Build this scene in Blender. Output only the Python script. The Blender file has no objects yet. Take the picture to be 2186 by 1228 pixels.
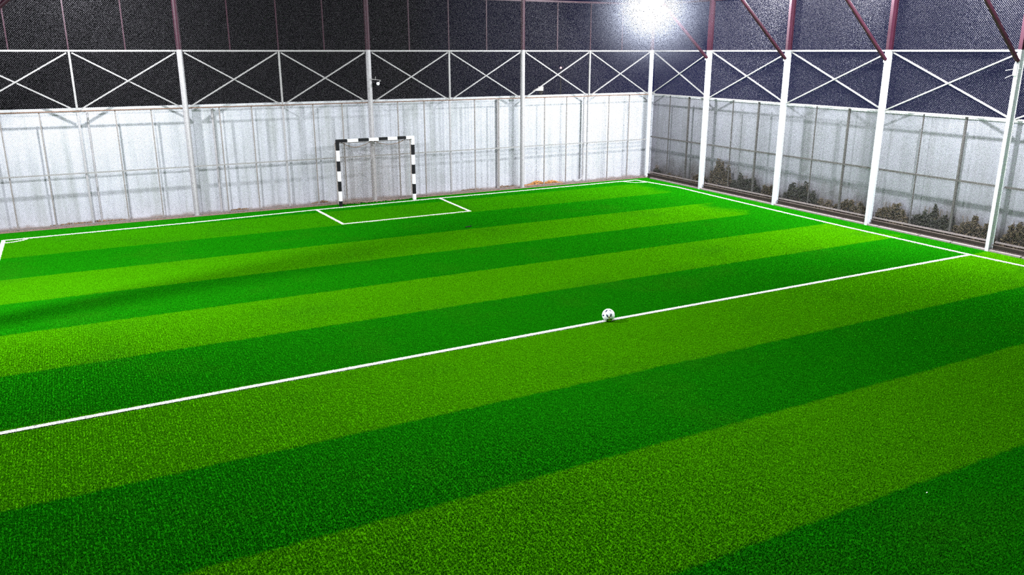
import bpy, math, random
import numpy as np
from mathutils import Vector, Matrix

random.seed(7)
rng = np.random.default_rng(11)
SC = bpy.context.scene
COL = SC.collection
PI = math.pi

# ------------------------------------------------------------------ camera
F_PX, PITCH, YAW = 1733.25, 0.282917, 0.491642
CAM = Vector((-19.0592, -24.7802, 4.6))
cam_data = bpy.data.cameras.new('camera')
cam_data.sensor_fit = 'HORIZONTAL'
cam_data.sensor_width = 36.0
cam_data.lens = F_PX / 2186.0 * 36.0
cam_data.clip_start = 0.1
cam_data.clip_end = 500
cam = bpy.data.objects.new('camera', cam_data)
COL.objects.link(cam)
fw = Vector((math.sin(YAW)*math.cos(PITCH), math.cos(YAW)*math.cos(PITCH), -math.sin(PITCH)))
cam.location = CAM
cam.rotation_euler = fw.to_track_quat('-Z', 'Y').to_euler()
SC.camera = cam

# ------------------------------------------------------------------ view, world
SC.view_settings.view_transform = 'Standard'
SC.view_settings.look = 'None'
SC.view_settings.gamma = 1.0
SC.view_settings.use_curve_mapping = False
SC.view_settings.exposure = 0.0
SC.cycles.use_denoising = False
SC.cycles.sample_clamp_indirect = 1.0

W = bpy.data.worlds.new('night_sky')
SC.world = W
W.use_nodes = True
nt = W.node_tree
nt.nodes.clear()
n_out = nt.nodes.new('ShaderNodeOutputWorld')
n_bg = nt.nodes.new('ShaderNodeBackground')
n_tc = nt.nodes.new('ShaderNodeTexCoord')
n_dot = nt.nodes.new('ShaderNodeVectorMath'); n_dot.operation = 'DOT_PRODUCT'
n_dot.inputs[1].default_value = (0.93, 0.37, 0.0)          # navy tint toward the east stands in for lens glow
n_rmp = nt.nodes.new('ShaderNodeValToRGB')
cr = n_rmp.color_ramp
cr.elements[0].position = 0.68; cr.elements[0].color = (0.0004, 0.0004, 0.0010, 1)
cr.elements[1].position = 1.0; cr.elements[1].color = (0.012, 0.014, 0.055, 1)
e = cr.elements.new(0.80); e.color = (0.004, 0.0045, 0.022, 1)
e = cr.elements.new(0.88); e.color = (0.013, 0.016, 0.075, 1)
nt.links.new(n_tc.outputs['Generated'], n_dot.inputs[0])
nt.links.new(n_dot.outputs['Value'], n_rmp.inputs['Fac'])
nt.links.new(n_rmp.outputs['Color'], n_bg.inputs['Color'])
nt.links.new(n_bg.outputs['Background'], n_out.inputs['Surface'])

# floodlight places: position, watts, colour, label
WHITE = (0.93, 0.96, 1.0)
LAMPS = [   # position, watts, colour, label, turn about z (deg)
    ((-2.75, -3.45, 6.12), 2150, WHITE, 'glaring white floodlight hanging in view over the far right corner', 135),
    ((-0.50, -5.95, 6.75), 1900, WHITE, 'white floodlight beside the right fence, before the second white column', 90),
    ((-0.50, -9.40, 6.75), 1900, WHITE, 'white floodlight beside the right fence, before the third white column', 90),
    ((-0.50, -12.85, 6.75), 2000, WHITE, 'white floodlight beside the right fence, before the nearest white column', 90),
    ((-2.75, -13.75, 6.85), 4200, WHITE, 'white floodlight on the nearest visible roof frame, right side', 60),
    ((-2.75, -7.0, 6.85), 1000, WHITE, 'white floodlight on the second farthest roof frame, right side', 60),
    ((-2.75, -17.3, 6.85), 800, WHITE, 'white floodlight over the right sideline, nearest of all', 60),
    ((-14.5, -17.25, 7.40), 1900, WHITE, 'added white floodlight, unseen, high over the middle of the pitch', 180),  # added lamp, brightens the near middle of the turf
    ((-18.8, -2.80, 6.80), 2700, WHITE, 'white floodlight over the left sideline, the farther one', -20),
    ((-20.2, -10.4, 6.85), 6300, WHITE, 'white floodlight over the left sideline, the nearer one', -90),
]

# ------------------------------------------------------------------ materials
def new_mat(name):
    m = bpy.data.materials.new(name)
    m.use_nodes = True
    t = m.node_tree
    b = t.nodes['Principled BSDF']
    return m, t, b

def simple(name, col, rough=0.6, metal=0.0, var=0.12, scale=6.0, spec=0.5):
    m, t, b = new_mat(name)
    tc = t.nodes.new('ShaderNodeTexCoord')
    nz = t.nodes.new('ShaderNodeTexNoise')
    nz.inputs['Scale'].default_value = scale
    nz.inputs['Detail'].default_value = 5
    t.links.new(tc.outputs['Object'], nz.inputs['Vector'])
    mx = t.nodes.new('ShaderNodeMix'); mx.data_type = 'RGBA'
    mx.inputs[6].default_value = tuple(c*(1-var) for c in col) + (1,)
    mx.inputs[7].default_value = tuple(min(1, c*(1+var)) for c in col) + (1,)
    t.links.new(nz.outputs['Fac'], mx.inputs[0])
    t.links.new(mx.outputs[2], b.inputs['Base Color'])
    b.inputs['Roughness'].default_value = rough
    b.inputs['Metallic'].default_value = metal
    b.inputs['Specular IOR Level'].default_value = spec
    return m

class G:
    """small node-graph helper"""
    def __init__(s, t): s.t = t
    def n(s, typ, **kw):
        x = s.t.nodes.new(typ)
        for k, v in kw.items(): setattr(x, k, v)
        return x
    def l(s, a, b): s.t.links.new(a, b)
    def math(s, op, a, b=None, c=None, clamp=False):
        x = s.n('ShaderNodeMath', operation=op); x.use_clamp = clamp
        for i, v in enumerate((a, b, c)):
            if v is None: continue
            if isinstance(v, (int, float)): x.inputs[i].default_value = v
            else: s.l(v, x.inputs[i])
        return x.outputs[0]
    def mix(s, f, a, b):
        x = s.n('ShaderNodeMix', data_type='RGBA')
        for i, v in ((0, f), (6, a), (7, b)):
            if isinstance(v, (int, float)): x.inputs[i].default_value = v
            elif isinstance(v, tuple): x.inputs[i].default_value = v + (1,) if len(v) == 3 else v
            else: s.l(v, x.inputs[i])
        return x.outputs[2]
    def noise(s, vec, scale, detail=4, rough=0.5):
        x = s.n('ShaderNodeTexNoise')
        x.inputs['Scale'].default_value = scale
        x.inputs['Detail'].default_value = detail
        x.inputs['Roughness'].default_value = rough
        s.l(vec, x.inputs['Vector'])
        return x.outputs['Fac']
    def ramp(s, f, stops):
        x = s.n('ShaderNodeMapRange'); x.clamp = True
        s.l(f, x.inputs['Value'])
        x.inputs['From Min'].default_value, x.inputs['From Max'].default_value = stops[0], stops[1]
        x.inputs['To Min'].default_value, x.inputs['To Max'].default_value = stops[2], stops[3]
        return x.outputs['Result']

DARK_G = (0.008, 0.212, 0.0015)
LIGHT_G = (0.064, 0.315, 0.0008)
BOUNDS = [-1.15, -3.22, -5.35, -7.35, -9.38, -11.45, -13.50, -15.70, -17.72, -19.82, -21.9, -24.0, -26.1]

def turf_colour(g, blade):
    geo = g.n('ShaderNodeNewGeometry')
    sep = g.n('ShaderNodeSeparateXYZ')
    g.l(geo.outputs['Position'], sep.inputs[0])
    X, Y = sep.outputs['X'], sep.outputs['Y']
    wob = g.noise(geo.outputs['Position'], 1.1, 3)
    wob2 = g.noise(geo.outputs['Position'], 9.0, 2)
    y = g.math('ADD', Y, g.math('MULTIPLY', g.math('SUBTRACT', wob, 0.5), 0.06))
    y = g.math('ADD', y, g.math('MULTIPLY', g.math('SUBTRACT', wob2, 0.5), 0.10))
    # alternate mown bands
    mask = None
    for i in range(0, 12, 2):
        a, b = BOUNDS[i], BOUNDS[i+1]
        up = g.ramp(y, (b-0.03, b+0.03, 0.0, 1.0))
        dn = g.ramp(y, (a-0.03, a+0.03, 1.0, 0.0))
        band = g.math('MULTIPLY', up, dn)
        if i < 6:       # the three farthest light bands run out before the sideline
            end = (-1.5, -1.9, -0.75)[i//2]
            xx = g.math('ADD', X, g.math('MULTIPLY', g.math('SUBTRACT', wob, 0.5), 1.8))
            band = g.math('MULTIPLY', band, g.ramp(xx, (end-0.35, end+0.35, 1.0, 0.0)))
        if i < 4: band = g.math('MULTIPLY', band, 0.5 if i == 0 else 0.85)
        mask = band if mask is None else g.math('ADD', mask, band, clamp=True)
    c = g.mix(mask, DARK_G, LIGHT_G)
    # worn and rolled patches of their own shape
    patch = g.noise(geo.outputs['Position'], 0.55, 5, 0.6)
    c = g.mix(g.ramp(patch, (0.52, 0.72, 0.0, 0.35)), c, (0.028, 0.19, 0.004))
    grain = g.noise(geo.outputs['Position'], 45.0, 3, 0.7)
    v = g.ramp(grain, (0.25, 0.75, 0.9, 1.1))
    if blade:
        oi = g.n('ShaderNodeObjectInfo')
        v = g.math('MULTIPLY', v, g.ramp(oi.outputs['Random'], (0, 1, 0.92, 1.08)))
        wn = g.n('ShaderNodeTexWhiteNoise'); wn.noise_dimensions = '3D'
        sc = g.n('ShaderNodeVectorMath', operation='SCALE'); sc.inputs['Scale'].default_value = 190.0
        sn = g.n('ShaderNodeVectorMath', operation='FLOOR')
        g.l(geo.outputs['Position'], sc.inputs[0]); g.l(sc.outputs[0], sn.inputs[0]); g.l(sn.outputs[0], wn.inputs['Vector'])
        v = g.math('MULTIPLY', v, g.ramp(wn.outputs['Value'], (0, 1, 0.6, 1.4)))
    hs = g.n('ShaderNodeHueSaturation')
    g.l(c, hs.inputs['Color']); g.l(v, hs.inputs['Value'])
    return hs.outputs['Color']

def soft_normal(g, b):
    """limp fibres: the pile scatters light as one soft surface"""
    geo = g.n('ShaderNodeNewGeometry')
    a = g.n('ShaderNodeVectorMath', operation='SCALE'); a.inputs['Scale'].default_value = 0.45
    c = g.n('ShaderNodeVectorMath', operation='ADD'); c.inputs[1].default_value = (0, 0, 0.75)
    d = g.n('ShaderNodeVectorMath', operation='NORMALIZE')
    g.l(geo.outputs['Normal'], a.inputs[0]); g.l(a.outputs[0], c.inputs[0]); g.l(c.outputs[0], d.inputs[0])
    g.l(d.outputs[0], b.inputs['Normal'])

def mat_turf(name, blade):
    m, t, b = new_mat(name)
    g = G(t)
    g.l(turf_colour(g, blade), b.inputs['Base Color'])
    if blade: soft_normal(g, b)
    b.inputs['Roughness'].default_value = 0.75 if blade else 0.95
    b.inputs['Specular IOR Level'].default_value = 0.0
    return m

def mat_wall(name, kind):
    m, t, b = new_mat(name)
    g = G(t)
    tc = g.n('ShaderNodeTexCoord')
    geo = g.n('ShaderNodeNewGeometry')
    sep = g.n('ShaderNodeSeparateXYZ'); g.l(geo.outputs['Position'], sep.inputs[0])
    mp = g.n('ShaderNodeMapping'); g.l(geo.outputs['Position'], mp.inputs['Vector'])
    mp.inputs['Scale'].default_value = (2.2, 2.2, 0.16)
    streak = g.noise(mp.outputs['Vector'], 1.6, 6, 0.62)
    mott = g.noise(geo.outputs['Position'], 1.3, 6, 0.65)
    fine = g.noise(geo.outputs['Position'], 14.0, 4, 0.6)
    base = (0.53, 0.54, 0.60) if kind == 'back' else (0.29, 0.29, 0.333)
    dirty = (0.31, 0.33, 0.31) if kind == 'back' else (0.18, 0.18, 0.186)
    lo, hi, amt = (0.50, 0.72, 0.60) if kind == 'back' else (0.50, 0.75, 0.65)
    c = g.mix(g.ramp(streak, (lo, hi, 0.0, amt)), base, dirty)
    c = g.mix(g.ramp(mott, (0.45, 0.8, 0.0, 0.45)), c, dirty)
    c = g.mix(g.ramp(fine, (0.35, 0.8, 0.0, 0.25)), c, dirty)
    # splashed soil along the foot of the wall
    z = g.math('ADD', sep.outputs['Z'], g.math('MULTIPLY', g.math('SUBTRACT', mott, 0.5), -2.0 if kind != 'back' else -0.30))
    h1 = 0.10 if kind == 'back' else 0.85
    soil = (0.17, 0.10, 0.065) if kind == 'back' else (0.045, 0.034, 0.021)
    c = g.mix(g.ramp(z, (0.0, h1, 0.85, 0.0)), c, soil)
    g.l(c, b.inputs['Base Color'])
    b.inputs['Roughness'].default_value = 0.8
    b.inputs['Specular IOR Level'].default_value = 0.2
    return m

def mat_bands(): pass

M_TURF = mat_turf('turf_backing', False)
M_BLADE = mat_turf('turf_blades', True)
M_LINE = simple('white_tufts', (0.88, 0.88, 0.84), 0.8, 0, 0.12, 30, 0.1)
soft_normal(G(M_LINE.node_tree), M_LINE.node_tree.nodes['Principled BSDF'])
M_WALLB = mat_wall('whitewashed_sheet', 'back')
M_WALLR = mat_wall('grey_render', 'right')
M_CAP = simple('weathered_cap', (0.48, 0.49, 0.51), 0.7, 0, 0.25, 5)
M_WIRE = simple('galvanised_wire', (0.13, 0.122, 0.135), 0.45, 0.15, 0.2, 3)
M_POSTW = simple('white_painted_steel', (0.62, 0.64, 0.68), 0.45, 0, 0.08, 4)
M_POSTG = simple('dusty_white_pipe', (0.37, 0.355, 0.365), 0.55, 0, 0.25, 14)
M_ROD = simple('pale_painted_rod', (0.29, 0.28, 0.275), 0.5, 0, 0.2, 8)
M_MAROON = simple('maroon_primer', (0.026, 0.004, 0.011), 0.55, 0, 0.25, 6, 0.25)
M_RUST = simple('rusty_steel', (0.15, 0.078, 0.045), 0.8, 0.0, 0.45, 18)
M_STUD = simple('stained_stud', (0.25, 0.225, 0.21), 0.7, 0.0, 0.45, 16)
M_STUDR = simple('dark_stud', (0.08, 0.072, 0.068), 0.7, 0.0, 0.4, 16)
M_BROWN = simple('dirty_brown_channel', (0.06, 0.044, 0.037), 0.7, 0.1, 0.3, 9)
M_KERB = simple('pinkish_concrete', (0.21, 0.175, 0.17), 0.85, 0, 0.3, 12)
M_GRAVEL = simple('reddish_gravel', (0.25, 0.17, 0.135), 0.95, 0, 0.5, 40)
M_BLACK = simple('black_paint', (0.004, 0.004, 0.005), 0.6, 0, 0.2, 8, 0.2)
M_WHITE = simple('white_paint', (0.82, 0.82, 0.84), 0.45, 0, 0.05, 8)
M_NET = simple('brown_net_cord', (0.33, 0.27, 0.23), 0.9, 0, 0.4, 22)
M_SOIL = simple('dark_soil', (0.03, 0.025, 0.02), 0.95, 0, 0.4, 3)
M_LEAFD = simple('orange_dry_leaf', (0.50, 0.22, 0.05), 0.85, 0, 0.5, 30)
M_CLOD = simple('brown_clod', (0.17, 0.10, 0.05), 0.95, 0, 0.4, 20)
M_BUSH = simple('dry_olive_leaf', (0.066, 0.047, 0.020), 0.85, 0, 0.55, 9)
M_BUSH2 = simple('dark_green_leaf', (0.020, 0.021, 0.009), 0.85, 0, 0.5, 9)
M_TWIG = simple('brown_twig', (0.12, 0.085, 0.055), 0.9, 0, 0.3, 20)
M_HOUSE = simple('grey_lamp_housing', (0.25, 0.25, 0.27), 0.4, 0.6, 0.1, 8)
M_GOLD = simple('gold_print', (0.42, 0.26, 0.04), 0.4, 0.0, 0.2, 20)
M_BALLN = simple('navy_print', (0.012, 0.014, 0.05), 0.4, 0.0, 0.2, 20)
M_BALLW = simple('ball_white', (0.85, 0.85, 0.88), 0.4, 0.0, 0.04, 20)
M_GLASS = simple('dark_lens', (0.01, 0.01, 0.012), 0.1, 0.0, 0.0, 5)
def emissive(name, col, s):
    m, t, b = new_mat(name)
    b.inputs['Base Color'].default_value = (1, 1, 1, 1)
    b.inputs['Emission Color'].default_value = col + (1,)
    b.inputs['Emission Strength'].default_value = s
    return m
M_LED = emissive('lit_led_panel', (0.92, 0.96, 1.0), 60.0)
M_FARL = emissive('far_pink_lamp', (1.0, 0.35, 0.4), 4.0)
M_FARW = emissive('far_wall_glow', (1.0, 0.88, 0.72), 0.8)  # glow stands in for light falling on the far box

# ------------------------------------------------------------------ mesh helpers
class MB:
    def __init__(s): s.v = []; s.f = []; s.mi = []
    def add(s, vs, fs, mi=0):
        o = len(s.v); s.v += [tuple(p) for p in vs]
        s.f += [tuple(i+o for i in f) for f in fs]; s.mi += [mi]*len(fs)
    def box(s, a, b, mi=0):
        (x0, y0, z0), (x1, y1, z1) = a, b
        v = [(x0,y0,z0),(x1,y0,z0),(x1,y1,z0),(x0,y1,z0),(x0,y0,z1),(x1,y0,z1),(x1,y1,z1),(x0,y1,z1)]
        s.add(v, [(0,3,2,1),(4,5,6,7),(0,1,5,4),(1,2,6,5),(2,3,7,6),(3,0,4,7)], mi)
    def prism(s, outline, a, b, up=Vector((0,0,1)), mi=0):
        """outline in (side, up2) coordinates swept from a to b"""
        a, b = Vector(a), Vector(b); d = (b-a).normalized()
        if abs(d.dot(up)) > 0.99: up = Vector((0,1,0))
        sd = d.cross(up).normalized(); u2 = sd.cross(d).normalized()
        n = len(outline)
        vs = [a+sd*p+u2*q for p, q in outline] + [b+sd*p+u2*q for p, q in outline]
        fs = [(i, (i+1) % n, n+(i+1) % n, n+i) for i in range(n)]
        fs += [tuple(range(n))[::-1], tuple(range(n, 2*n))]
        s.add(vs, fs, mi)
    def tube(s, a, b, r, n=10, mi=0):
        s.prism([(r*math.cos(2*PI*k/n), r*math.sin(2*PI*k/n)) for k in range(n)], a, b, mi=mi)
    def bar(s, a, b, w, h, mi=0, up=Vector((0,0,1))):
        s.prism([(-w/2,-h/2),(w/2,-h/2),(w/2,h/2),(-w/2,h/2)], a, b, up, mi)
    def path(s, pts, r, n=6, mi=0):
        for a, b in zip(pts[:-1], pts[1:]): s.tube(a, b, r, n, mi)
    def build(s, name, mats, parent=None, smooth=False, bevel=0):
        me = bpy.data.meshes.new(name)
        me.from_pydata([tuple(v) for v in s.v], [], s.f)
        mats = mats if isinstance(mats, (list, tuple)) else [mats]
        for m in mats: me.materials.append(m)
        if len(mats) > 1: me.polygons.foreach_set('material_index', s.mi)
        me.validate(); me.update()
        if smooth:
            me.polygons.foreach_set('use_smooth', [True]*len(me.polygons))
            try: me.set_sharp_from_angle(angle=math.radians(40))
            except Exception: pass
        o = bpy.data.objects.new(name, me); COL.objects.link(o)
        if parent is not None:
            o.parent = parent
            o.matrix_parent_inverse = Matrix.Translation(-Vector(parent.location))
        if bevel:
            bv = o.modifiers.new('edge', 'BEVEL'); bv.width = bevel; bv.segments = 2; bv.limit_method = 'ANGLE'
        return o

def np_mesh(name, V, Q, mat, parent=None, k=4):
    V = np.asarray(V, np.float32); Q = np.asarray(Q, np.int32)
    me = bpy.data.meshes.new(name)
    me.vertices.add(len(V)); me.vertices.foreach_set('co', V.ravel())
    me.loops.add(Q.size); me.loops.foreach_set('vertex_index', Q.ravel())
    me.polygons.add(len(Q)); me.polygons.foreach_set('loop_start', np.arange(0, Q.size, k, dtype=np.int32))
    me.polygons.foreach_set('loop_total', np.full(len(Q), k, np.int32))
    me.materials.append(mat); me.update(calc_edges=True)
    o = bpy.data.objects.new(name, me); COL.objects.link(o)
    if parent is not None:
        o.parent = parent
        o.matrix_parent_inverse = Matrix.Translation(-Vector(parent.location))
    return o

def wires(A, B, r, sides=3):
    """many straight prisms from A[i] to B[i]"""
    A = np.asarray(A, float); B = np.asarray(B, float)
    d = B-A; L = np.linalg.norm(d, axis=1, keepdims=True); d = d/np.maximum(L, 1e-9)
    up = np.where(np.abs(d[:, 2:3]) > 0.95, np.array([[1., 0, 0]]), np.array([[0, 0, 1.]]))
    s = np.cross(d, up); s /= np.linalg.norm(s, axis=1, keepdims=True); u = np.cross(s, d)
    V = []
    for P in (A, B):
        for k in range(sides):
            a = 2*PI*k/sides
            V.append(P + r*(math.cos(a)*s + math.sin(a)*u))
    n = len(A); V = np.stack(V, 1).reshape(-1, 3)
    base = (np.arange(n)*2*sides)[:, None]
    Q = [np.concatenate([base+k, base+(k+1) % sides, base+sides+(k+1) % sides, base+sides+k], 1) for k in range(sides)]
    return V, np.stack(Q, 1).reshape(-1, 4)

def thing(name, label, cat, loc=(0,0,0), group=None):
    o = bpy.data.objects.new(name, None); o.empty_display_size = 0.2
    COL.objects.link(o); o.location = loc
    o['label'] = label; o['category'] = cat
    if group: o['group'] = group
    return o
def tag(o, label, cat, group=None, kind=None):
    o['label'] = label; o['category'] = cat
    if group: o['group'] = group
    if kind: o['kind'] = kind
    return o
def struct(o, label=None, cat=None):
    o['kind'] = 'structure'
    if label: o['label'] = label
    if cat: o['category'] = cat
    return o

# ------------------------------------------------------------------ ground and turf
FX0, FX1, FY0 = -21.50, -0.02, -30.0
b = MB(); b.box((-34, -36, -0.30), (20, 40, -0.06)); struct(b.build('ground', M_SOIL), 'dark bare soil around the pitch', 'ground')
b = MB(); b.box((FX0, FY0, -0.06), (FX1, -0.10, 0.0)); struct(b.build('floor', M_TURF), 'green striped artificial turf pitch', 'floor')

# white line markings (polylines on the ground)
LW = 0.084
LINES = [
    ('goal_line', 'white goal line running along the foot of the back fence', [(-20.93,-1.06),(-16.3,-0.93),(-12.85,-0.68),(-8.77,-0.56),(-5.65,-0.54),(-0.80,-0.44)], LW),
    ('side_line', 'white sideline along the right fence', [(-0.80,-0.44),(-0.50,-2.5),(-0.66,-5.7),(-0.75,-8.0),(-0.81,-10.0),(-0.82,-13.5),(-0.74,-15.2),(-0.72,-30)], LW),
    ('side_line', 'white sideline at the left edge, only its far end in view', [(-20.93,-1.06),(-20.93,-30)], LW),
    ('halfway_line', 'long white line crossing the whole pitch under the ball', [(-20.93,-13.62),(-11.1,-13.52),(-0.82,-13.52)], LW),
    ('goal_area_line', 'white three-sided box marked in front of the goal', [(-12.85,-0.70),(-12.76,-3.12),(-8.86,-3.06),(-8.77,-0.58)], 0.08),
    ('corner_arc', 'white quarter arc in the far left corner', [(-20.93+0.52*math.cos(t), -1.06-0.34*math.sin(t)) for t in np.linspace(0, PI/2, 9)], 0.05),
    ('corner_arc', 'white quarter arc in the far right corner by the post', [(-0.80-0.62*math.cos(t), -0.44-0.58*math.sin(t)) for t in np.linspace(0, PI/2, 9)], 0.05),
]
def seg_dist(P, a, c):
    a = np.array(a); c = np.array(c); d = c-a
    t = np.clip(((P-a)@d)/(d@d), 0, 1)
    return np.linalg.norm(P-(a+t[:, None]*d), axis=1)

def tuft_blades(P, h, w, tri=True):
    """one leaning triangular blade per point"""
    n = len(P)
    th = rng.uniform(0, 2*PI, n); hh = h*rng.uniform(0.8, 1.1, n)
    lean = rng.uniform(0, 0.6, n)*hh; la = rng.uniform(0, 2*PI, n)
    dx, dy = np.cos(th)*w/2, np.sin(th)*w/2
    z0 = np.full(n, -0.001)
    a = np.stack([P[:,0]-dx, P[:,1]-dy, z0], 1); c = np.stack([P[:,0]+dx, P[:,1]+dy, z0], 1)
    tx, ty = P[:,0]+np.cos(la)*lean, P[:,1]+np.sin(la)*lean
    e1 = np.stack([tx+dx*0.5, ty+dy*0.5, hh], 1); e0 = np.stack([tx-dx*0.5, ty-dy*0.5, hh], 1)
    V = np.stack([a, c, e1, e0], 1).reshape(-1, 3)
    return V, np.arange(4*n).reshape(-1, 4)

for nm, lb, pts, lw in LINES:
    P = []
    for a, c in zip(pts[:-1], pts[1:]):
        a = np.array(a); c = np.array(c); L = np.linalg.norm(c-a); d = (c-a)/L; nn = np.array([-d[1], d[0]])
        # only the stretch the camera can see is densely tufted
        far_end = min(L, 1e9)
        n = int(L*lw*26000)
        t = rng.uniform(-0.02, L+0.02, n); s = rng.uniform(-lw/2, lw/2, n)
        P.append(a + t[:, None]*d + s[:, None]*nn)
    P = np.concatenate(P); P = P[P[:, 1] > -25]
    P = P[np.linalg.norm(P-np.array([-11.12, -13.56]), axis=1) > 0.055]
    V, Q = tuft_blades(P, 0.0225, 0.007)
    for a, c in zip(pts[:-1], pts[1:]):      # woven white base under the tufts
        a = np.array(a); c = np.array(c); d = (c-a)/np.linalg.norm(c-a); nn = np.array([-d[1], d[0]])*lw/2
        q4 = [[*(a-nn), 0.017], [*(c-nn), 0.017], [*(c+nn), 0.017], [*(a+nn), 0.017]]
        Q = np.concatenate([Q, [[len(V), len(V)+1, len(V)+2, len(V)+3]]]); V = np.concatenate([V, q4])
    o = np_mesh(nm, V, Q, M_LINE)
    tag(o, lb, 'line marking')

# grass: jittered points carrying a small tuft each
step = 0.035
gx, gy = np.meshgrid(np.arange(FX0+0.02, FX1-0.01, step), np.arange(-24.5, -0.12, step))
P = np.stack([gx.ravel(), gy.ravel()], 1); P += rng.uniform(-step/4, step/4, P.shape)
P[:, 1] = np.minimum(P[:, 1], -0.13); P[:, 0] = np.clip(P[:, 0], FX0+0.03, FX1-0.04)
keep = np.ones(len(P), bool)
for nm, lb, pts, lw in LINES:
    for a, c in zip(pts[:-1], pts[1:]):
        keep &= seg_dist(P, a, c) > lw/2+0.010
P = P[keep]
me = bpy.data.meshes.new('artificial_grass')
me.vertices.add(len(P)); me.vertices.foreach_set('co', np.concatenate([P, np.zeros((len(P), 1))], 1).astype(np.float32).ravel())
me.materials.append(M_BLADE); me.update()
grass = bpy.data.objects.new('artificial_grass', me); COL.objects.link(grass)
tag(grass, 'short artificial grass pile in light and dark green bands', 'artificial grass', kind='stuff')
tp = rng.uniform(-0.028, 0.028, (46, 2))
V, Q = tuft_blades(tp, 0.014, 0.0036)
tm = bpy.data.meshes.new('grass_tuft')
tm.from_pydata([tuple(map(float, v)) for v in V], [], [tuple(map(int, q)) for q in Q]); tm.materials.append(M_BLADE)
tuft = bpy.data.objects.new('grass_tuft', tm)
ng = bpy.data.node_groups.new('scatter_tufts', 'GeometryNodeTree')
ng.interface.new_socket('Geometry', in_out='INPUT', socket_type='NodeSocketGeometry')
ng.interface.new_socket('Geometry', in_out='OUTPUT', socket_type='NodeSocketGeometry')
gi = ng.nodes.new('NodeGroupInput'); go = ng.nodes.new('NodeGroupOutput')
oi = ng.nodes.new('GeometryNodeObjectInfo'); oi.inputs['Object'].default_value = tuft
ip = ng.nodes.new('GeometryNodeInstanceOnPoints')
rr = ng.nodes.new('FunctionNodeRandomValue'); rr.data_type = 'FLOAT_VECTOR'
rr.inputs[0].default_value = (0, 0, 0); rr.inputs[1].default_value = (0, 0, 6.283)
rs = ng.nodes.new('FunctionNodeRandomValue'); rs.data_type = 'FLOAT'
rs.inputs[2].default_value = 0.92; rs.inputs[3].default_value = 1.08
ng.links.new(gi.outputs[0], ip.inputs['Points']); ng.links.new(oi.outputs['Geometry'], ip.inputs['Instance'])
ng.links.new(rr.outputs[0], ip.inputs['Rotation']); ng.links.new(rs.outputs[1], ip.inputs['Scale'])
ng.links.new(ip.outputs[0], go.inputs[0])
md = grass.modifiers.new('tufts', 'NODES'); md.node_group = ng

# ------------------------------------------------------------------ walls behind the fences
WB = 0.33      # face of the back wall
def wall_sheets(axis, u0, u1, face, top, pitch, seed):
    """upright sheets with narrow lapped seams"""
    r = random.Random(seed); m = MB(); u = u0
    while u < u1-0.01:
        v = min(u+pitch, u1)
        off = r.uniform(0, 0.006)
        if axis == 'x': m.box((u, face+off, -0.06), (v-0.004, face+0.09, top))
        else: m.box((face+off, -v+0.004, -0.06), (face+0.09, -u, top))
        u = v
    if axis == 'x': m.box((u0, face+0.02, -0.06), (u1, face+0.085, top-0.01))
    else: m.box((face+0.02, -u1, -0.06), (face+0.085, -u0, top-0.01))
    return m
m = wall_sheets('x', -26.0, 0.46, WB, 3.06, 0.897, 3)
struct(m.build('wall_back', M_WALLB), 'whitewashed sheet wall behind the goal fence', 'wall')
m = MB(); m.box((-26.0, WB-0.025, 3.06), (0.46, WB+0.11, 3.145))
struct(m.build('trim_1', M_CAP, bevel=0.006), 'pale cap along the top of the back wall', 'trim')
m = wall_sheets('y', -0.33, 19.5, 0.46, 3.0, 1.15, 5)
struct(m.build('wall_right', M_WALLR), 'grey stained wall behind the right fence', 'wall')
m = MB(); m.box((0.44, -19.5, 3.0), (0.56, 0.33, 3.045))
struct(m.build('trim_2', M_CAP, bevel=0.005), 'thin pale cap on the right wall', 'trim')
# debris strip between turf and back wall
m = MB(); m.box((-26, -0.10, -0.06), (0.46, WB, 0.028))
struct(m.build('trim_3', M_GRAVEL), 'strip of reddish rubble at the foot of the back wall', 'trim')
m = MB(); m.box((-0.02, -19.5, -0.06), (0.46, -0.10, 0.02))
struct(m.build('trim_4', M_SOIL), 'strip of dark soil between the right fence and its wall', 'trim')
# loose rubble
V = []; F = []
m = MB(); r = random.Random(4)
for k in range(2600):
    x = r.uniform(-21.6, 0.1); y = r.uniform(-0.085, WB-0.03); s = r.uniform(0.006, 0.018)
    a = r.uniform(0, PI)
    c0, s0 = math.cos(a)*s, math.sin(a)*s
    m.add([(x+c0,y+s0,0.028),(x-s0,y+c0,0.028),(x-c0,y-s0,0.028),(x+s0,y-c0,0.028),(x,y,0.028+s*0.9)],
          [(0,1,4),(1,2,4),(2,3,4),(3,0,4),(3,2,1,0)], r.choice([0,0,1,2]))
tag(m.build('gravel', [M_KERB, M_GRAVEL, M_CLOD]), 'pinkish gravel scattered along the foot of the back wall', 'gravel', kind='stuff')

# edging of the turf at the back: thin black strip standing in for the shaded gap
m = MB(); m.box((FX0, -0.115, -0.06), (-0.1, -0.10, 0.012)); struct(m.build('trim_5', M_BLACK), 'black strip standing in for the shaded gap along the far turf edge', 'trim')

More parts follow.
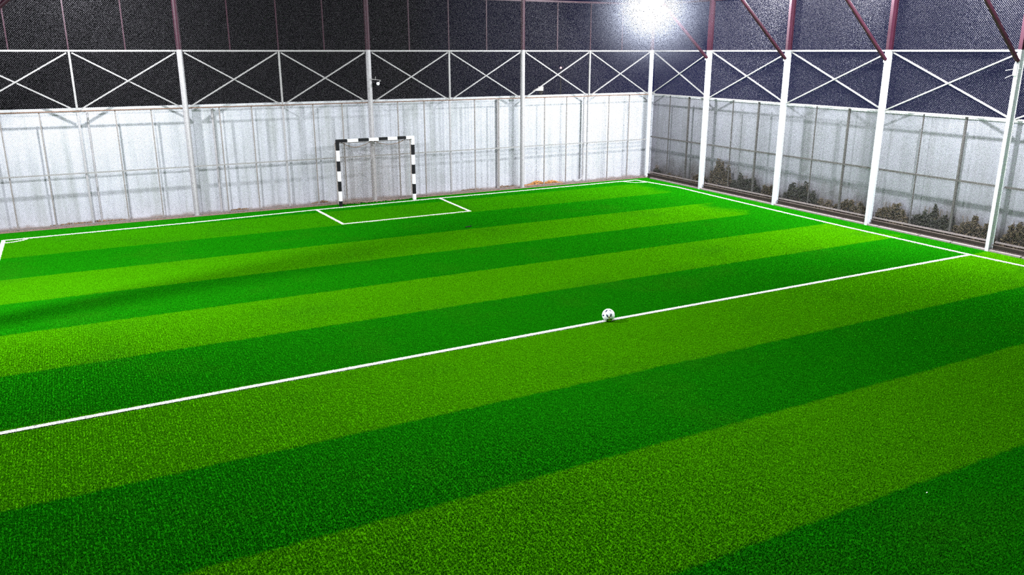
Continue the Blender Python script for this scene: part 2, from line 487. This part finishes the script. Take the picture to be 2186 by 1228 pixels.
# ------------------------------------------------------------------ fences
Z_TOP, Z_CH, Z_LO = 6.22, 4.62, 3.085
S1 = 5.384
def chain_link(axis, u0, u1, z0, z1, off, parent, dia=0.048, r=0.0012):
    A = []; B = []; seg = 0.30
    for sgn in (1, -1):
        w = u1-u0; h = z1-z0
        c = np.arange(-h, w, dia) if sgn == 1 else np.arange(0, w+h, dia)
        for cc in c:
            if sgn == 1: t0, t1 = max(0, -cc), min(h, w-cc)
            else: t0, t1 = max(0, cc-w), min(h, cc)
            if t1-t0 < 0.01: continue
            n = max(1, int(math.ceil((t1-t0)*1.414/seg)))
            tt = np.linspace(t0, t1, n+1)
            u = u0+cc+sgn*tt; z = z0+tt
            o = np.full(n+1, off+sgn*0.0014)
            P = np.stack([u, o, z], 1) if axis == 'x' else np.stack([o, -u, z], 1)
            A.append(P[:-1]); B.append(P[1:])
    V, Q = wires(np.concatenate(A), np.concatenate(B), r)
    return np_mesh('chain_link_mesh', V, Q, M_WIRE, parent)

def rod(name, a, c, d, mat, parent, label=None, round_=False):
    m = MB()
    if round_: m.tube(a, c, d/2, 8)
    else: m.bar(a, c, d, d)
    o = m.build(name, mat, parent)
    if label: o['label'] = label
    return o

back_lab = ['chain-link fence bay behind the far right corner, beside the corner post',
            'chain-link fence bay just right of the goal',
            'chain-link fence bay left of the goal, between goal post pipe and the next one',
            'chain-link fence bay at the far left corner']
for i in range(4):
    xr = -S1*i; xl = xr-S1; xm = (xr+xl)/2
    t = thing('chain_link_fence', back_lab[i], 'fence', ((xr+xl)/2, 0, 0), 'fence bays along the back')
    chain_link('x', xl+0.02, xr-0.02, 0.06, Z_TOP, -0.086, t)
    P = lambda x, z, y=0.0: (x, y, z)
    for z, nm, d, mt in ((Z_TOP, 'top_rail', 0.06, M_MAROON), (Z_CH, 'truss_chord', 0.045, M_ROD), (1.445, 'middle_rail', 0.036, M_ROD)):
        rod(nm, P(xl+0.08, z), P(xr-0.08, z), d, mt, t)
    rod('truss_chord', P(xl+0.08, Z_LO), P(xr-0.08, Z_LO), 0.028, M_RUST, t, 'rusty lower chord')
    rod('bottom_rail', P(xl+0.08, 0.075, -0.06), P(xr-0.08, 0.075, -0.06), 0.03, M_KERB, t)
    rod('truss_upright', P(xm, Z_LO+0.02), P(xm, Z_CH-0.025), 0.05, M_ROD, t)
    for a, c in ((xl+0.12, xm-0.06), (xm+0.06, xr-0.12)):
        rod('diagonal_brace', P(a, Z_LO+0.03, -0.02), P(c, Z_CH-0.05, -0.02), 0.036, M_ROD, t)
        rod('diagonal_brace', P(a, Z_CH-0.05, 0.018), P(c, Z_LO+0.03, 0.018), 0.036, M_ROD, t)
    for k in range(1, 6):
        x = xr-S1*k/6
        rod('stud', P(x, 0.02, 0.03), P(x, Z_LO-0.015, 0.03), 0.032 if k != 3 else 0.05, M_STUD if k != 3 else M_POSTG, t)
    for k in range(1, 4):
        x = xr-S1*k/4
        rod('upper_stud', P(x, Z_CH+0.02, 0.0), P(x, Z_TOP-0.03, 0.0), 0.03, M_MAROON, t, 'thin maroon upper stud')

# round posts of the back fence (the mesh runs in front of them)
bp_lab = ['round white corner post where the two fences meet', 'round white fence post between corner post and goal',
          'round post directly behind the goal', 'round white fence post left of the goal', 'round white fence post at the far left corner, out of view']
for i in range(5):
    x = -S1*i
    t = thing('fence_post', bp_lab[i], 'post', (x, 0, 0), 'posts of the back fence')
    m = MB(); m.tube((x, 0, 0.0), (x, 0, Z_CH+0.03), 0.078, 20); m.build('lower_section', M_POSTG if i else M_POSTW, t, smooth=True)
    m = MB(); m.tube((x, 0, Z_CH+0.03), (x, 0, Z_TOP+0.1), 0.075, 20)
    m.build('upper_section', M_MAROON, t, smooth=True)['label'] = 'maroon upper half'
    m = MB(); m.box((x-0.11, -0.09, 0.028), (x+0.11, 0.11, 0.045)); m.build('base_plate', M_KERB, t)

# right fence
RY = [0.0, 3.135, 6.578, 10.022, 13.465, 16.91]
rl = ['chain-link fence bay of the right fence, at the far corner', 'chain-link fence bay of the right fence, second from the far corner',
      'chain-link fence bay of the right fence, third from the far corner', 'chain-link fence bay of the right fence, before the nearest white column',
      'chain-link fence bay of the right fence, at the edge of view']
for i in range(5):
    a, c = RY[i], RY[i+1]
    t = thing('chain_link_fence', rl[i], 'fence', (0.05, -(a+c)/2, 0), 'fence bays along the right')
    chain_link('y', a+(0.09 if i == 0 else 0.0), c, 0.20, Z_TOP, 0.085, t, r=0.0015)
    P = lambda u, z, x=0.05: (x, -u, z)
    a1, c1 = a+0.05, c-0.05
    rod('top_rail', P(a1, Z_TOP), P(c1, Z_TOP), 0.06, M_MAROON, t)
    rod('truss_chord', P(a1, Z_CH), P(c1, Z_CH), 0.045, M_ROD, t)
    rod('truss_chord', P(a1, 3.10), P(c1, 3.10), 0.032, M_ROD, t)
    rod('middle_rail', P(a1, 1.535, 0.11), P(c1, 1.535, 0.11), 0.045, M_STUDR, t, 'brown middle rail')
    rod('diagonal_brace', P(a1+0.03, 3.12, 0.035), P(c1-0.03, Z_CH-0.05, 0.035), 0.034, M_ROD, t)
    rod('diagonal_brace', P(a1+0.03, Z_CH-0.05, 0.062), P(c1-0.03, 3.12, 0.062), 0.034, M_ROD, t)
    for k in (1, 2):
        u = a+(c-a)*k/3
        rod('stud', P(u, 0.2, 0.12), P(u, 3.08, 0.12), 0.026 if k == 1 else 0.05, M_STUDR, t)
    m = MB()   # brown channel: two flanges and a web
    m.box((-0.01, -c1, 0.055), (0.075, -a1, 0.07)); m.box((0.045, -c1, 0.07), (0.06, -a1, 0.15)); m.box((-0.01, -c1, 0.15), (0.075, -a1, 0.165))
    m.build('bottom_channel', M_BROWN, t)
    rod('bottom_rail', P(a1, 0.215, 0.10), P(c1, 0.215, 0.10), 0.04, M_KERB, t)

# I-section columns with knee braces carrying the roof frames
def ibeam(m, y, z0, z1, x0=-0.12, x1=0.06, w=0.085, tf=0.012, tw=0.010, sx=1):
    for a, c in (((x0, y-w/2), (x0+tf, y+w/2)), ((x0+tf, y-tw/2), (x1-tf, y+tw/2)), ((x1-tf, y-w/2), (x1, y+w/2))):
        xa, xb = sorted((sx*a[0], sx*c[0]))
        if sx < 0: xa, xb = xa-21.54, xb-21.54
        m.box((xa, a[1], z0), (xb, c[1], z1))
cl = ['white steel column of the right fence, nearest the corner post', 'white steel column of the right fence, second from the corner',
      'white steel column of the right fence, third from the corner', 'white steel column of the right fence, nearest, at the right edge',
      'white steel column of the right fence, beyond the right edge of view']
ROOF0, RSL = 6.42, 0.16
for side in (1, -1):
    for i in range(5):
        y = -RY[i+1]; bx = 0.0 if side > 0 else -21.54
        if side > 0:
            t = thing('steel_column', cl[i], 'column', (0, y, 0), 'columns of the right fence')
        else:
            t = thing('steel_column', ('white steel column on the left side, %s' % ['', 'second from the far end', 'third from the far end', 'fourth from the far end', 'nearest the viewpoint'][i]) if i else 'white steel column on the left side, its maroon knee brace peeking in', 'column', (bx, y, 0), 'columns on the left side')
        m = MB(); ibeam(m, y, 0.0, 4.64, sx=side); m.build('lower_section', M_POSTW, t)
        m = MB(); ibeam(m, y, 4.64, ROOF0, sx=side); m.build('upper_section', M_MAROON, t)['label'] = 'maroon upper half'
        q = lambda x, z, yy=0.0: (bx-side*x, y+yy, z)
        m = MB(); m.tube(q(0.14, 4.40), q(2.02, 6.02), 0.05, 12); m.tube(q(2.02, 6.02), q(2.5, ROOF0+RSL*2.5-0.1), 0.05, 12)
        m.build('knee_brace', M_MAROON, t, smooth=True)['label'] = 'maroon knee brace'
        m = MB(); m.box(tuple(min(a, c) for a, c in zip(q(0.10, 4.33, -0.01), q(0.20, 4.46, 0.01))), tuple(max(a, c) for a, c in zip(q(0.10, 4.33, -0.01), q(0.20, 4.46, 0.01))))
        m.build('brace_bracket', M_POSTW, t)
# roof frames spanning the pitch
for i in range(5):
    y = -RY[i+1]
    t = thing('roof_frame', 'maroon roof frame above the pitch on the %s pair of columns' % ['farthest', 'second farthest', 'third farthest', 'fourth', 'nearest'][i], 'roof frame', (-10.77, y, ROOF0), 'roof frames')
    m = MB(); zr = ROOF0+RSL*10.77
    m.bar((0.08, y, ROOF0+0.06), (-10.77, y, zr+0.06), 0.10, 0.12); m.bar((-10.77, y, zr+0.06), (-21.62, y, ROOF0+0.06), 0.10, 0.12)
    m.build('rafter', M_MAROON, t)
m = MB(); m.bar((0.0, 0.1, ROOF0-0.03), (0.0, -17.0, ROOF0-0.03), 0.07, 0.06)
t = m.build('eave_beam', M_MAROON); tag(t, 'maroon eave beam running along the top of the right fence', 'beam')

# ------------------------------------------------------------------ kerb stones along the right fence
ky = [0.35, 2.6, 4.2, 5.88, 7.55, 9.2, 10.4, 11.65, 12.55, 14.3, 16.1]
for i, (a, c) in enumerate(zip(ky[:-1], ky[1:])):
    m = MB(); m.box((-0.115, -c+0.03, 0.0), (-0.015, -a, 0.05))
    o = m.build('kerb_stone', M_KERB, bevel=0.006)
    lbs = ['at the far corner post', 'before the first white column', 'after the first white column', 'before the second white column', 'just after the second white column',
           'before the third white column', 'at the foot of the third white column', 'after the third white column, a short one', 'at the foot of the nearest white column', 'at the right edge of view']
    tag(o, 'pinkish kerb stone under the right fence, ' + lbs[i], 'kerb stone', 'kerb stones under the right fence')

# ------------------------------------------------------------------ plants and litter behind the fences
def leaf_cloud(n, cx, cy, z0, lx, ly, h, size, r, shape=0.5):
    V = []; F = []
    for k in range(n):
        u = r.random()
        hh = h*(u**0.8)
        wfac = (1-(hh/h)**3*shape*0.4)
        x = cx+r.uniform(-1, 1)*lx*wfac; y = cy+r.uniform(-1, 1)*ly*wfac
        e_ = abs(y-cy)/ly
        prof = (1-0.45*e_**2.5)*(0.72+0.28*math.sin(y*17.0)*math.sin(y*5.3+1)+0.12*math.sin(y*41))
        z = z0+hh*prof+size*0.5
        s = size*r.uniform(0.5, 1.3)
        a = Vector((r.uniform(-1,1), r.uniform(-1,1), r.uniform(-1,1))).normalized(); bb = a.orthogonal().normalized()
        bb = (bb+a.cross(bb)*r.uniform(-1, 1)).normalized()
        c = Vector((x, y, z)); o = len(V)
        V += [c-a*s, c+bb*s*0.45, c+a*s, c-bb*s*0.45]; F.append((o, o+1, o+2, o+3))
    return V, F
# y centre, half length, height, leaf density, green share
bushes = [(-0.28, 0.14, 0.42, 260, 1, 'small dark weed tuft behind the corner post'),
          (-1.25, 0.55, 0.20, 420, 0, 'low strip of dry weeds in the first bay from the corner'),
          (-2.72, 0.36, 0.42, 700, 0, 'short olive bush just before the first white column'),
          (-3.75, 0.48, 0.98, 1500, 0, 'tallest dry bush, just past the first white column'),
          (-4.95, 0.62, 0.62, 1300, 1, 'dark squat bush in the middle of the second bay'),
          (-6.05, 0.30, 0.50, 600, 0, 'small dry bush just before the second white column'),
          (-7.30, 0.62, 0.70, 1500, 1, 'dark dense bush just past the second white column'),
          (-8.25, 0.30, 0.36, 500, 0, 'low dry bush in the middle of the third bay'),
          (-9.20, 0.62, 0.48, 1200, 0, 'pale straw bush before the third white column'),
          (-10.55, 0.50, 0.60, 1100, 0, 'straw bush just past the third white column'),
          (-11.75, 0.60, 0.66, 1500, 1, 'dark shaggy bush in the middle of the fourth bay'),
          (-12.85, 0.52, 0.60, 1300, 0, 'dry brown bush before the nearest white column'),
          (-14.05, 0.50, 0.70, 1200, 0, 'dry brown bush right of the nearest white column')]
for (y, ly, h, n, gr, lb) in bushes:
    n = int(n*2.3); h *= 1.12; ly *= 1.06
    r = random.Random(int(-y*100))
    t = thing('dry_bush', lb+', behind the right fence', 'bush', (0.28, y, 0.02), 'bushes behind the right fence')
    V, F = leaf_cloud(n, 0.27, y, 0.02, 0.085, ly, h, 0.046, r)
    V2, F2 = leaf_cloud(n//2, 0.29, y, 0.02, 0.08, ly*0.9, h*0.85, 0.042, r)
    m = MB(); m.add(V, F, 0); m.add(V2, F2, 1)
    m.build('foliage', [M_BUSH, M_BUSH2] if not gr else [M_BUSH2, M_BUSH], t)
    m = MB()
    for k in range(14):
        y0 = y+r.uniform(-0.6, 0.6)*ly
        p = [(0.28, y, 0.02), (0.28, y0, 0.06)]
        for q in range(3):
            p.append((p[-1][0]+r.uniform(-0.03, 0.03), p[-1][1]+r.uniform(-0.06, 0.06), p[-1][2]+h*0.3))
        m.path(p, 0.005, 5)
    m.build('stems', M_TWIG, t)

def litter(name, x0, x1, y0, y1, h, n, mat, label, cat, seed):
    r = random.Random(seed); m = MB()
    for k in range(n):
        u = r.uniform(-1, 1); x = (x0+x1)/2+u*(x1-x0)/2; y = r.uniform(y0, y1)
        z = 0.03+r.random()*h*(1-abs(u)**1.7)*(0.7+0.3*math.sin(x*9))
        s = r.uniform(0.018, 0.042)
        a = Vector((r.uniform(-1,1), r.uniform(-1,1), r.uniform(-.4,.8))).normalized(); bb = a.orthogonal()
        c = Vector((x, y, z+0.01))
        m.add([c-a*s, c+bb*s*.5, c+a*s, c-bb*s*.5], [(0,1,2,3)])
    return tag(m.build(name, mat), label, cat, kind='stuff')
litter('dry_leaf_heap', -5.22, -3.60, 0.02, 0.30, 0.17, 950, M_LEAFD, 'heap of orange dry leaves behind the fence in the far right bay', 'leaf heap', 1)
litter('leaf_litter', -15.15, -14.65, 0.05, 0.30, 0.09, 160, M_CLOD, 'small brown litter mound right of the left fence post', 'litter', 3)
litter('leaf_litter', -12.75, -12.15, 0.05, 0.30, 0.08, 140, M_CLOD, 'small brown litter mound left of the goal', 'litter', 4)
litter('leaf_litter', -7.6, -6.8, 0.05, 0.30, 0.07, 160, M_CLOD, 'thin brown litter mound right of the goal', 'litter', 5)
litter('leaf_litter', -6.2, -5.5, 0.05, 0.30, 0.10, 160, M_CLOD, 'brown litter mound beside the post right of the goal', 'litter', 6)
litter('leaf_litter', -19.9, -17.9, 0.10, 0.31, 0.05, 260, M_CLOD, 'long thin brown litter at the far left foot of the wall', 'litter', 7)

# downpipe beside the truss upright in the far right bay
m = MB()
m.path([(-2.80, 0.12, 3.02), (-2.80, 0.12, 0.30), (-2.83, 0.12, 0.16), (-2.92, 0.12, 0.09), (-3.10, 0.12, 0.07), (-3.22, 0.12, 0.12)], 0.035, 10)
tag(m.build('drain_pipe', M_POSTG, smooth=True), 'pale drain pipe with a bent foot behind the fence in the far right bay', 'pipe')
# broad conduit strips on the back wall
for x, w, lb in ((-6.20, 0.07, 'grey upright conduit on the back wall, left of the post right of the goal'), (-15.42, 0.06, 'grey upright conduit on the back wall, right of the left fence post'), (-18.62, 0.05, 'grey upright conduit on the back wall at the far left')):
    m = MB(); m.tube((x, WB-0.05, 0.028), (x, WB-0.05, 3.05), w/2, 10)
    tag(m.build('conduit', M_POSTG, smooth=True), lb, 'pipe')

# ------------------------------------------------------------------ goal
GX0, GX1, GY, GH = -12.02, -9.57, -0.42, 2.045
t = thing('football_goal', 'small goal with black and white banded frame against the back fence', 'goal', ((GX0+GX1)/2, GY, 0))
def banded(name, bounds, fn, first_black, parent):
    m = MB(); col = 1 if first_black else 0
    for a, c in zip(bounds[:-1], bounds[1:]):
        m.box(*fn(a, c), mi=col); col = 1-col
    o = m.build(name, [M_WHITE, M_BLACK], parent)
    return o
w = 0.044
lz = [0.0, 0.175, 0.475, 0.785, 1.09, 1.40, 1.72, GH]
banded('goal_post', lz, lambda a, c: ((GX0-w, GY-w-.03, a), (GX0+w, GY+w-.03, c)), True, t)
rz = [0.0, 0.20, 0.52, 0.84, 1.14, 1.45, 1.77, GH]
banded('goal_post', rz, lambda a, c: ((GX1-w, GY-w+.03, a), (GX1+w, GY+w+.03, c)), False, t)
cx = [GX0+w] + [GX0+w+(GX1-GX0-2*w)*f for f in (0.108, 0.245, 0.385, 0.520, 0.640, 0.765, 0.885)] + [GX1-w]
m = MB(); col = 1
cx = [GX0+w] + [GX0+w+(GX1-GX0-2*w)*f for f in (0.110, 0.255, 0.400, 0.535, 0.660, 0.795, 0.920)] + [GX1-w]
for a, c in zip(cx[:-1], cx[1:]):
    ya = GY-.03+.06*(a-GX0)/(GX1-GX0)
    m.box((a, ya-w, GH-0.088), (c, ya+w, GH), col); col = 1-col
m.build('crossbar', [M_WHITE, M_BLACK], t)
# rear stays
for x in (GX0, GX1):
    m = MB(); m.tube((x, GY+w, 1.98), (x+0.02, -0.13, 1.90), 0.014, 8); m.tube((x+0.02, -0.13, 0.03), (x+0.02, -0.13, 1.90), 0.014, 8)
    m.tube((x, GY+w, 0.03), (x+0.02, -0.13, 0.03), 0.014, 8)
    m.build('rear_stay', M_STUD, t)
m = MB(); m.tube((GX0+0.02, -0.13, 1.90), (GX1+0.02, -0.13, 1.90), 0.012, 8); m.build('rear_bar', M_STUD, t)
m = MB(); m.tube((GX0+.02, -0.13, 0.03), (GX1+.02, -0.13, 0.03), 0.012, 8); m.build('rear_bar', M_STUD, t)
# knotted net hanging from sagging top rope, bottom bunched on the ground
def net_pt(u, v):
    """u 0..1 across, v 0 (top) .. 1 (ground)"""
    x = GX0+0.05+(GX1-GX0-0.1)*u
    k = (u*3.0) % 1.0
    sag = 0.0
    for (a, c, d) in ((0.04, 0.44, 0.16), (0.48, 0.92, 0.13)):
        if a < u < c:
            q = (u-a)/(c-a); sag = d*(1-(2*q-1)**2)
    z = (GH-0.10-sag)*(1-v)+0.03*v
    y = GY+0.06+(0.21)*min(1.0, v*6)+0.02*math.sin(u*23+v*7)
    x += 0.02*math.sin(v*9+u*17)
    return (x, y, z)
A = []; B = []
NU, NV = 46, 38
for sg in (0, 1):
    for i in range(NU):
        for j in range(NV):
            p = (i+(j % 2)*.5, j); 
            q = (i+(j % 2)*.5+(0.5 if sg else -0.5), j+1)
            if not (0 <= q[0] <= NU and p[0] <= NU): continue
            A.append(net_pt(p[0]/NU, p[1]/NV)); B.append(net_pt(q[0]/NU, q[1]/NV))
for s in (0, 1):        # side nets
    x = GX0+0.01 if s == 0 else GX1-0.01
    for j in range(NV):
        z0, z1 = 1.93*(1-j/NV)+.03, 1.93*(1-(j+1)/NV)+.03
        for k in range(4):
            ya, yb = GY+0.06+k*0.055, GY+0.06+(k+1)*0.055
            A.append((x, ya, z0)); B.append((x, yb, z1)); A.append((x, yb, z0)); B.append((x, ya, z1))
V, Q = wires(A, B, 0.0019, 4)
np_mesh('net', V, Q, M_NET, t)
for (a, c, d) in ((0.04, 0.44, 0.16), (0.48, 0.92, 0.13)):
    m = MB(); pts = [net_pt(a+(c-a)*k/14, 0.0) for k in range(15)]
    m.path(pts, 0.009, 6); m.build('net_rope', M_CLOD, t)
r = random.Random(12); m = MB()
p = [(GX0+0.12, GY+0.2, 0.03)]
for k in range(330):
    x = GX0+0.12+2.2*(k/330)**1.25+r.uniform(-0.06, 0.06)
    p.append((max(GX0+.08, x), GY+r.uniform(0.05, 0.27), r.uniform(0.022, 0.085 if x < -11.2 else 0.05)))
m.path(p, 0.004, 5)
m.build('net_hem', M_GRAVEL, t)['label'] = 'bunched lower edge of the net on the turf'

# ------------------------------------------------------------------ ball
BR = 0.112; BC = Vector((-11.12, -13.56, BR+0.017))
vw = (CAM-BC).normalized(); rt = Vector((math.cos(YAW), -math.sin(YAW), 0)); rt = (rt-vw*rt.dot(vw)).normalized(); up = vw.cross(rt)
spots = [(-75, 145, 70, 18, 50, 1), (75, 160, 55, 14, -35, 1), (-185, -15, 30, 28, 0, 1), (-40, -35, 62, 24, -62, 1), (95, -15, 60, 24, 80, 1),
         (30, -78, 30, 18, 0, 2), (30, -98, 32, 8, 0, 1), (-25, -180, 30, 30, 0, 1), (105, -160, 40, 24, -20, 1), (45, -165, 34, 40, 0, 2), (215, 35, 16, 10, 0, 1)]
NS, NR = 160, 80
V = []; Fq = []; MI = []
for j in range(NR+1):
    ph = PI*j/NR
    for i in range(NS):
        th = 2*PI*i/NS; V.append(BC+BR*Vector((math.sin(ph)*math.cos(th), math.sin(ph)*math.sin(th), math.cos(ph))))
ico = []
gphi = (1+5**.5)/2
for a in (-1, 1):
    for c in (-1, 1): ico += [Vector((0, a, c*gphi)), Vector((a, c*gphi, 0)), Vector((c*gphi, 0, a))]
ico = [v.normalized() for v in ico]
for j in range(NR):
    for i in range(NS):
        q = (j*NS+i, (j+1)*NS+i, (j+1)*NS+(i+1) % NS, j*NS+(i+1) % NS); Fq.append(q)
        c = ((V[q[0]]+V[q[1]]+V[q[2]]+V[q[3]])/4-BC).normalized()
        px, py, pz = c.dot(rt)*237, c.dot(up)*237, c.dot(vw)
        mi = 0
        if pz > 0.05:
            for (sx, sy, la, lb_, an, k) in spots:
                la, lb_ = la*1.08, lb_*1.12; ca, sa = math.cos(math.radians(an)), math.sin(math.radians(an))
                dx, dy = px-sx, py-sy
                if ((dx*ca+dy*sa)/la)**2+((-dx*sa+dy*ca)/lb_)**2 < 1: mi = k
        else:
            d = max(c.dot(v) for v in ico)
            if d > 0.955 and d < 0.985: mi = 1
        MI.append(mi)
me = bpy.data.meshes.new('football'); me.from_pydata([tuple(v) for v in V], [], Fq)
for mm in (M_BALLW, M_BALLN, M_GOLD): me.materials.append(mm)
me.polygons.foreach_set('material_index', MI); me.polygons.foreach_set('use_smooth', [True]*len(Fq)); me.update()
ball = bpy.data.objects.new('football', me); COL.objects.link(ball)
tag(ball, 'white football with dark and gold marks resting on the halfway line', 'ball')

# ------------------------------------------------------------------ floodlights
for k, (pos, watt, colr, lb, turn) in enumerate(LAMPS):
    x, y, z = pos
    t = thing('floodlight', lb, 'floodlight', pos, 'floodlights around the pitch')
    ry = -min(RY[1:], key=lambda q: abs(q+y))
    rz_ = ROOF0+RSL*(abs(x) if x > -10.77 else 21.54-abs(x))
    R = Matrix.Rotation(math.radians(turn), 4, 'Z') @ Matrix.Rotation(math.radians(32 if k == 0 else 20), 4, 'X')
    def put(m, name, mat):
        m.v = [tuple(Vector(pos) + (R @ Vector(v))) for v in m.v]
        return m.build(name, mat, t)
    m = MB(); m.box((-0.33, -0.25, 0.01), (0.33, 0.25, 0.07))
    for q in range(7): m.box((-0.29+q*0.09, -0.20, 0.07), (-0.275+q*0.09, 0.20, 0.11))
    put(m, 'housing', M_HOUSE)
    m = MB(); m.box((-0.31, -0.235, -0.012), (0.31, 0.235, 0.008)); put(m, 'led_panel', M_LED)
    m = MB(); m.tube((x, y, z+0.06), (x, y, rz_+0.06), 0.015, 8); m.tube((x, y, rz_+0.06), (x, ry, rz_+0.06), 0.02, 8)
    m.build('hanger', M_MAROON, t)
    ld = bpy.data.lights.new('lamp_light', 'POINT'); ld.energy = watt; ld.color = colr; ld.shadow_soft_size = 0.28 if watt < 2100 else 0.12
    lo = bpy.data.objects.new('lamp_light', ld); COL.objects.link(lo); lo.location = R @ Vector((0, 0, -0.13)); lo.parent = t

# ------------------------------------------------------------------ small things
# dome camera on the post behind the goal
x0 = -S1*2
t = thing('security_camera', 'white dome camera on a bracket on the post behind the goal', 'security camera', (x0+0.08, -0.10, 3.75))
m = MB(); m.tube((x0, -0.08, 3.79), (x0+0.16, -0.13, 3.77), 0.012, 8); m.path([(x0+0.16, -0.13, 3.77), (x0+0.30, -0.16, 3.755), (x0+0.285, -0.16, 3.72), (x0+0.25, -0.16, 3.69)], 0.009, 8)
m.tube((x0+0.16, -0.13, 3.76), (x0+0.16, -0.13, 3.86), 0.006, 6); m.build('bracket', M_ROD, t)
m = MB()
ns = 14
for j in range(7):
    for i in range(ns):
        pass
prof = [(0.0, 0.035), (0.03, 0.033), (0.048, 0.01), (0.05, -0.02), (0.038, -0.05), (0.02, -0.065), (0.0, -0.07)]
vs = [(x0+0.22+pr*math.cos(2*PI*i/ns), -0.16+pr*math.sin(2*PI*i/ns), 3.665+pz) for pr, pz in prof for i in range(ns)]
fs = [(j*ns+i, j*ns+(i+1) % ns, (j+1)*ns+(i+1) % ns, (j+1)*ns+i) for j in range(len(prof)-1) for i in range(ns)]
m.add(vs, fs); m.build('dome', M_WHITE, t, smooth=True)
# clamp with loose wires on the nearest column
y = -RY[4]
t = thing('wire_clamp', 'white clamp with loose wires on the nearest white column, under its knee brace', 'clamp', (-0.14, y, 4.2))
m = MB(); m.box((-0.16, y-0.03, 4.08), (-0.105, y+0.05, 4.33)); m.build('clamp_body', M_POSTW, t)
m = MB(); m.path([(-0.15, y+0.04, 4.22), (-0.26, y+0.10, 4.20), (-0.33, y+0.12, 4.19)], 0.008, 6); m.path([(-0.14, y+0.04, 4.10), (-0.24, y+0.08, 4.06), (-0.30, y+0.12, 4.02)], 0.007, 6)
m.path([(-0.115, y-0.085, 4.235), (-0.115, y+0.085, 4.235)], 0.004, 6); m.build('wire', M_ROD, t)
# far things seen through the fence
t = thing('distant_box', 'small pale box glowing to look lit, on a dark mast far beyond the back fence', 'lit box', (0.2, 7.5, 2.2))
m = MB(); m.box((-0.38, 7.4, 2.925), (-0.24, 7.6, 3.10)); m.add([(-0.66, 7.4, 2.925), (-0.38, 7.4, 2.925), (-0.38, 7.4, 3.06), (-0.66, 7.6, 2.925), (-0.38, 7.6, 2.925), (-0.38, 7.6, 3.06)], [(0,1,2), (3,5,4), (0,3,4,1), (1,4,5,2), (2,5,3,0)])
m.build('glowing_wall', M_FARW, t)
m = MB(); m.box((-0.36, 7.42, -0.06), (-0.25, 7.58, 2.925)); m.build('base_wall', M_SOIL, t)
t = thing('distant_lamp', 'tiny pinkish lamp far off in the dark beyond the back fence', 'lamp', (-0.2, 6.0, 3.9))
m = MB(); m.tube((-0.2, 6.0, 3.90), (-0.2, 6.0, 3.965), 0.035, 10); m.build('bulb', M_FARL, t)
m = MB(); m.tube((-0.2, 6.0, -0.06), (-0.2, 6.0, 3.90), 0.02, 8); m.build('pole', M_SOIL, t)
# scraps on the turf
m = MB(); m.box((-0.10, -0.02, 0), (0.10, 0.02, 0.012)); o = m.build('dark_scrap', M_BLACK); o.location = (-9.87, -5.12, 0.022); o.rotation_euler = (0, 0, 0.25)
tag(o, 'thin dark scrap lying on the grass in front of the goal box', 'scrap')
m = MB(); m.box((-0.009, -0.004, 0), (0.009, 0.004, 0.006)); o = m.build('paper_scrap', M_WHITE); o.location = (-11.43, -20.02, 0.024)
tag(o, 'tiny white paper scrap on the dark near corner of the grass', 'scrap')

# added haze volume imitating lens bloom around the far corner floodlight
m = MB(); ns = 24; R0 = 2.6; lc = Vector((-2.75, -3.45, 6.02))
vs = []; fs = []
for j in range(13):
    for i in range(ns):
        ph = PI*j/12; th = 2*PI*i/ns
        vs.append(lc+R0*Vector((math.sin(ph)*math.cos(th), math.sin(ph)*math.sin(th), math.cos(ph))))
for j in range(12):
    for i in range(ns): fs.append((j*ns+i, (j+1)*ns+i, (j+1)*ns+(i+1) % ns, j*ns+(i+1) % ns))
m.add(vs, fs)
hm = bpy.data.materials.new('bloom_volume'); hm.use_nodes = True; t_ = hm.node_tree; t_.nodes.clear(); g = G(t_)
ou = g.n('ShaderNodeOutputMaterial'); vo = g.n('ShaderNodeVolumePrincipled'); geo = g.n('ShaderNodeNewGeometry')
vd = g.n('ShaderNodeVectorMath', operation='DISTANCE'); vd.inputs[1].default_value = lc
g.l(geo.outputs['Position'], vd.inputs[0])
q = g.ramp(vd.outputs['Value'], (0.0, R0*0.97, 1.0, 0.0))
q = g.math('MULTIPLY', g.math('MULTIPLY', q, q), 0.10)
g.l(q, vo.inputs['Density']); vo.inputs['Color'].default_value = (0.8, 0.85, 1.0, 1)
g.l(vo.outputs[0], ou.inputs['Volume'])
tag(m.build('lens_bloom', hm), 'added haze imitating lens bloom around the glaring floodlight at the far right corner', 'haze', kind='stuff')
